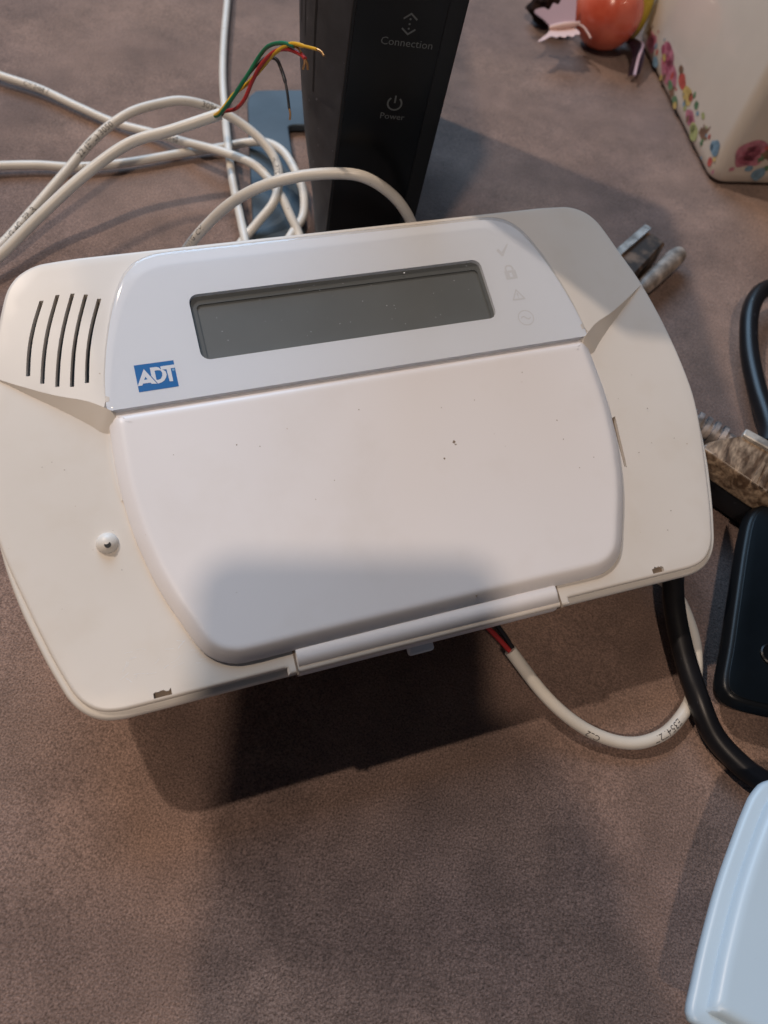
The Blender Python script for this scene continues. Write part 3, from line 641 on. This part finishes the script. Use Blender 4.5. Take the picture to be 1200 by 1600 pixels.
# ------------------------------------------------------------------ remote control
rm = empty('remote_control', Vector((0.142, 0.1495, 0)), 'glossy black rounded remote control cut by the right edge', 'remote control')
ro = [(147.6, 192.6), (141.7, 190.6), (136.7, 183.4), (133.7, 171.1), (129.8, 147.8), (126.4, 126.4), (124.0, 112.9), (125.3, 107.0), (130.4, 104.4), (142.7, 104.2), (160, 105.5), (174, 107.5), (177, 113), (180, 140), (182, 175), (180, 188), (174, 193), (160, 194)]
ro = ccw([p.to_2d()-Vector((140, 150)) for p in resample(catmull([Vector((x, y, 0)) for x, y in ro], 5, True), 2.0)])
V, Fc = rings([(inset(ro, 8), 1), (inset(ro, 5), 5), (inset(ro, 1.5), 10), (ro, 14), (inset(ro, 1.2), 17.2), (inset(ro, 2.4), 18)], True, True); build('body', V, Fc, 'remoteedge', rm, 40, 0.001)
V, Fc = rings([(inset(ro, 3.0), 17.5), (inset(ro, 3.0), 18.3), (inset(ro, 3.4), 18.5)], True, False); build('face_plate', V, Fc, 'remote', rm, 35, 0.001)
V, Fc = rings([(circle(2.5, -24.4, 4.0, 28), 18.3), (circle(2.5, -24.4, 4.0, 28), 19.3), (circle(2.5, -24.4, 3.5, 28), 19.6), (circle(2.5, -24.4, 2.8, 28), 19.2), (circle(2.5, -24.4, 1.0, 28), 19.0)]); build('button', V, Fc, 'remoteedge', rm, 40, 0.001)

# ------------------------------------------------------------------ pale blue device
dv = empty('plastic_device', Vector((0.14, 0.04, 0)), 'pale blue white plastic device with curved ridged edge in the lower right corner', 'device')
wo = [(131.9, 73.4), (129.4, 68.5), (126.4, 61.4), (120.3, 45.3), (115.3, 28.7), (112.5, 17.4), (111.1, 11.4), (111.5, 8.9), (114.5, 7.6), (135, 3), (190, -6), (215, 0), (230, 40), (215, 80), (180, 86), (150, 82), (137, 78.5)]
wo = ccw([p.to_2d()-Vector((140, 40)) for p in resample(catmull([Vector((x, y, 0)) for x, y in wo], 5, True), 2.0)])
V, Fc = rings([(rin(wo, 15), 1), (rin(wo, 13), 8), (rin(wo, 8), 15), (rin(wo, 1.2), 21), (wo, 24), (inset(wo, 0.25), 25.2), (inset(wo, 0.8), 25.9), (inset(wo, 1.8), 26.2), (inset(wo, 4.3), 26.4)], False, True); build('casing', V, Fc, 'paleblue', dv, 50, 0.001)
V, Fc = rings([(inset(wo, 4.2), 26.2), (inset(wo, 4.5), 26.8), (inset(wo, 5.0), 27.8), (inset(wo, 5.7), 28.6), (inset(wo, 6.6), 29.1), (inset(wo, 7.6), 29.3), (inset(wo, 8.4), 29.3)]); build('lid', V, Fc, 'paleblue', dv, 60, 0.001)

# ------------------------------------------------------------------ floral box
KX = Vector((0.947, 0.322, 0)); KY = Vector((-0.322, 0.947, 0)); KO = Vector((0.136, 0.4175, 0))
KM = Matrix(((KX.x, KY.x, 0, KO.x), (KX.y, KY.y, 0, KO.y), (0, 0, 1, 0), (0, 0, 0, 1)))
box = empty('floral_box', KM, 'white glazed square box printed with pink flowers in the upper right corner', 'box')
def bl_(d): return rrect(d, d, 150-d, 150-d, 9-d*0.5, 6)
V, Fc = rings([(bl_(4), 0.8), (bl_(1.2), 1.6), (bl_(0.2), 4), (bl_(0), 8), (bl_(0), 128), (bl_(1), 130), (bl_(3), 130), (bl_(4), 126), (bl_(4.5), 12)], True, True)
build('body', V, Fc, 'tin', box, 40, 0.001)
def decal(face, s, z, pts, m, lab='flower_print'):
    """a flat print on the left face (x = 0) or the front face (y = 0)"""
    lp_ = [p.to_2d() for p in resample(catmull([Vector((a, b, 0)) for a, b in pts], 4, True), 1.0)]
    vs, fs = cdt(ccw(lp_)); V = []
    off = {'p_pink': .15, 'p_rose': .22, 'p_leaf': .18, 'p_green': .20}.get(m, .25)
    for v in vs:
        a, h = s+v.x, z+v.y
        if face == 'L': V.append((-off, a, h))
        else: V.append((a, -off, h))
    return build(lab, V, fs, m, box, None, 0.001)
def blob(r, q=1.0, k=9):
    r *= 1.4; return [(r*q*random.uniform(.8, 1.15)*math.cos(6.283*i/k), r*random.uniform(.8, 1.15)*math.sin(6.283*i/k)) for i in range(k)]
def leafy(r): return [((r if i % 2 else r*0.45)*math.cos(6.283*i/10)*random.uniform(.7, 1.2), (r if i % 2 else r*0.45)*math.sin(6.283*i/10)*random.uniform(.7, 1.2)) for i in range(10)]
random.seed(11)
decal('F', 14, 20, blob(6.2, 1.1), 'p_pink'); decal('F', 14.6, 21.4, blob(3.4), 'p_rose'); decal('F', 13, 17, blob(2.2, 1.4), 'p_rose')
decal('F', 24, 20, leafy(6), 'p_leaf'); decal('F', 22, 17.5, leafy(3), 'p_green'); decal('F', 26, 8, blob(3), 'p_sky'); decal('F', 38, 18, blob(5), 'p_pink'); decal('F', 46, 16, leafy(5), 'p_leaf')
decal('L', 12, 15, blob(2.6, 1.5), 'p_sky'); decal('L', 10, 7.5, blob(1.7), 'p_red')
decal('L', 27, 12.5, leafy(6.4), 'p_leaf'); decal('L', 26, 8.5, leafy(3), 'p_green'); decal('L', 38, 7, blob(3, 1.4), 'p_lime')
decal('L', 47, 9, blob(2.6, 2.0), 'p_pink'); decal('L', 47, 9.4, blob(1.2, 1.6), 'p_rose'); decal('L', 61, 14.5, blob(3.0, 1.5), 'p_yellow'); decal('L', 57, 16, blob(1.5, 1.3), 'p_red'); decal('L', 73, 16, blob(2.6, 1.5), 'p_red')
decal('L', 79, 6, leafy(5.2), 'p_leaf'); decal('L', 71, 5, blob(1.8, 1.5), 'p_green')
decal('L', 92, 11, blob(4.6, 2.4), 'p_pink'); decal('L', 101, 16, blob(3.6, 2.2), 'p_pink'); decal('L', 97, 14, blob(1.6, 2.2), 'p_rose'); decal('L', 104, 19, blob(1.5, 2), 'p_rose')
decal('L', 126, 9, blob(4, 1.4), 'p_pink'); decal('L', 126, 11, blob(2, 1.4), 'p_rose'); decal('L', 134, 11.5, leafy(5), 'p_leaf'); decal('L', 112, 5, blob(2, 1.6), 'p_sky')

for k in range(34):
    sx = 4+k*3.6+random.uniform(-1, 1)
    decal('L', sx, random.uniform(3, 19), blob(random.uniform(0.6, 1.7), random.uniform(0.8, 1.8)), random.choice(('p_pink', 'p_leaf', 'p_green', 'p_sky', 'p_red', 'p_yellow', 'p_lime', 'p_rose')))
for k in range(12): decal('F', 8+k*3.4, random.uniform(4, 25), blob(random.uniform(0.6, 1.5), 1.2), random.choice(('p_pink', 'p_leaf', 'p_green', 'p_sky', 'p_red')))
for fa, s0, z0, r0 in (('F', 14, 20, 4.2), ('F', 38, 18, 3.4), ('L', 95, 12, 3.2), ('L', 47, 9, 1.8), ('L', 126, 9, 2.8)):
    for q in range(5):
        a = q*1.26+0.4; decal(fa, s0+r0*math.cos(a)*0.75, z0+r0*math.sin(a)*0.75, blob(r0*0.28, 1.6), 'p_rose')

# ------------------------------------------------------------------ trinkets at the top edge
bl = empty('orange_ball', Vector((0.0625, 0.536, 0.0)), 'glossy orange red ball lying against the floral box', 'ball')
V = []; Fc = []; nseg, nr = 40, 24
loops = []
for k in range(1, nr):
    a = math.pi*k/nr; r = 21*math.sin(a); z = 21-21*math.cos(a)*1.0
    loops.append(([Vector((r*(1+0.012*math.cos(8*6.283*i/nseg))*math.cos(6.283*i/nseg), r*(1+0.012*math.cos(8*6.283*i/nseg))*math.sin(6.283*i/nseg))) for i in range(nseg)], z))
V, Fc = rings(loops, True, True); build('shell', V, Fc, 'orange', bl, 60, 0.001)
V, Fc = rings([(circle(0, 0, 5, 20), 41.6), (circle(0, 0, 4.4, 20), 43.2), (circle(0, 0, 2, 20), 43.4)]); build('cap', V, Fc, 'orange', bl, 40, 0.001)
bf = empty('butterfly_ornament', axes((0.034, 0.512, 0.016), (0.93, 0.33, 0.12), (-0.3, 0.9, 0.35)), 'pale lilac and pink butterfly ornament beside the orange ball', 'butterfly')
def wing(name, pts, m, ang):
    lp_ = ccw([p.to_2d() for p in resample(catmull([Vector((a, b, 0)) for a, b in pts], 4, True), 0.8)])
    vs, fs = cdt(lp_); c, s = math.cos(ang), math.sin(ang); V = [(v.x, v.y*c, v.y*s*1.0 + 0.5) for v in vs]; k = len(V)
    V += [(x, y, z-0.7) for x, y, z in V]; Fc = list(fs)+[tuple(i+k for i in f) for f in fs]
    return build(name, V, Fc, m, bf, 40, 0.001)
wing('upper_wing', [(-3, 0.5), (-9, 5), (-15, 10), (-9, 11.5), (-6, 10), (-3, 13.5), (0, 12.5), (3, 16.5), (5.5, 15.5), (8, 19), (11, 16), (11, 8), (9, 1)], 'lilac', 0.5)
wing('lower_wing', [(-4, -0.5), (-9, -6), (-16, -13), (-13, -13), (-7, -9), (-4, -11), (-2, -9.5), (1, -11.5), (3, -9.5), (6, -11.5), (8, -9), (11, -9), (11, -4), (8, -0.5)], 'blush', -0.4)
tube_o, _ = tube('body', [(-6, 0, 1), (-2, 0, 1.6), (4, 0.3, 1.8), (10, 0.8, 1.6), (13, 1.4, 1.4)], lambda t: 0.0012+0.0008*math.sin(math.pi*min(1, t*1.1)), 'blush', bf, 12)
tube('antenna', [(12, 1, 1.4), (15, -2, 2), (17, -7, 2.2), (18, -10, 2)], 0.0006, 'blush', bf, 8)
dk = empty('seed_pod', Vector((0.026, 0.545, 0.0)), 'dark brown crumpled seed pod behind the butterfly', 'seed pod')
random.seed(5); loops = []
for k in range(1, 10):
    a = math.pi*k/10; r = 10*math.sin(a); loops.append(([Vector((r*(1+0.22*random.uniform(-1, 1))*math.cos(6.283*i/18)*1.25, r*(1+0.22*random.uniform(-1, 1))*math.sin(6.283*i/18))) for i in range(18)], 11-10.5*math.cos(a)))
V, Fc = rings(loops, True, True); build('husk', V, Fc, 'brown', dk, 20, 0.001)
tube('stalk', [(0, 0, 18), (2, 3, 24), (6, 5, 28)], 0.0014, 'brown', dk, 8)
rb = empty('ribbon', Vector((0.083, 0.535, 0.0)), 'dark purple ribbon strip tucked between orange ball and floral box', 'ribbon')
V = []; Fc = []
for k in range(13):
    t = k/12; x = 4-5*t+2*math.sin(t*5); y = -30+40*t; z = 2+7*math.sin(t*3.1); V += [(x-3.5, y, z), (x+3.5, y+2, z+2)]
    if k: Fc.append((2*k-2, 2*k-1, 2*k+1, 2*k))
build('band', V, Fc, 'purple', rb, 60, 0.001)
tube('piping', [(4, -33, 5), (4.5, -20, 9), (6, -8, 11), (5, 6, 6)], 0.0009, 'lilac', rb, 8)
yl = empty('yellow_bead', Vector((0.083, 0.552, 0.0)), 'small yellow bead behind the orange ball', 'bead')
V, Fc = rings([(circle(0, 0, 7*math.sin(math.pi*k/12), 20), 20-20*math.cos(math.pi*k/12)) for k in range(1, 12)], True, True); build('shell', V, Fc, 'yellow', yl, 60, 0.001)
build('bead_cap', *rings([(circle(0, 0, 2.4, 14), 39.2), (circle(0, 0, 2.0, 14), 40.6)]), 'brown', yl, 40, 0.001)

# ------------------------------------------------------------------ the photographer's phone and hand, which cast the soft shadow on the door
C0 = Vector((0, 0, 0.26))
ph = empty('smartphone', Matrix(((R_.x, U_.x, -F_.x, C0.x), (R_.y, U_.y, -F_.y, C0.y), (R_.z, U_.z, -F_.z, C0.z), (0, 0, 0, 1))), 'black smartphone held over the panel, seen only as the soft shadow on its door', 'phone')
V, Fc = rings([(rrect(-60, -146, 18, 9, 10), 6), (rrect(-61, -147, 19, 10, 10), 8), (rrect(-61, -147, 19, 10, 10), 13), (rrect(-60, -146, 18, 9, 10), 15)], True, True); build('casing', V, Fc, 'phone', ph, 40, 0.001)
V, Fc = rings([(rrect(-57, -143, 15, 6, 7), 15), (rrect(-57, -143, 15, 6, 7), 15.4)]); build('screen', V, Fc, 'remote', ph, 40, 0.001)

def skin(name, nodes, edges, m, parent, sub=2):
    me = bpy.data.meshes.new(name); me.from_pydata([tuple(c*0.001 for c in p[:3]) for p in nodes], edges, [])
    o = bpy.data.objects.new(name, me); COL.objects.link(o)
    md = o.modifiers.new('skin', 'SKIN'); md.use_smooth_shade = True
    for v, p in zip(me.skin_vertices[0].data, nodes): v.radius = (p[3]*0.001, (p[4] if len(p) > 4 else p[3])*0.001); v.use_root = False
    me.skin_vertices[0].data[0].use_root = True
    o.modifiers.new('sub', 'SUBSURF').render_levels = sub; o.modifiers['sub'].levels = sub
    dg = bpy.context.evaluated_depsgraph_get(); dg.update()
    new = bpy.data.meshes.new_from_object(o.evaluated_get(dg)); bpy.data.objects.remove(o)
    new.materials.clear(); new.materials.append(M[m]); new.shade_smooth()
    o = bpy.data.objects.new(name, new); COL.objects.link(o); o.parent = parent; return o
pe = empty('person', ph.matrix_world.copy(), 'person holding the smartphone, hand and grey sleeve seen only as shadow', 'person')
nodes = [(62, -172, 46, 27, 22), (46, -132, 30, 25, 18), (34, -100, 22, 26, 15), (30, -72, 18, 22, 12)]
edges = [(0, 1), (1, 2), (2, 3)]
for k, (y, l) in enumerate(((-48, 1.0), (-68, 1.08), (-88, 1.02), (-106, 0.82))):   # four fingers round the back of the phone
    b = len(nodes); nodes += [(31, y, 12, 8.5), (25, y+2, 0, 8), (6-4*l, y+5, -3.5, 7.2), (-8-12*l, y+7, -2.5, 6)]
    edges += [(3 if k < 2 else 2, b), (b, b+1), (b+1, b+2), (b+2, b+3)]
b = len(nodes); nodes += [(26, -84, 28, 11), (12, -60, 26, 9.5), (0, -42, 23.5, 8)]; edges += [(2, b), (b, b+1), (b+1, b+2)]   # thumb over the screen
skin('hand', nodes, edges, 'skin', pe)
skin('sleeve', [(56, -158, 42, 34, 30), (78, -215, 66, 38, 36), (110, -300, 110, 46, 44)], [(0, 1), (1, 2)], 'sleeve', pe)
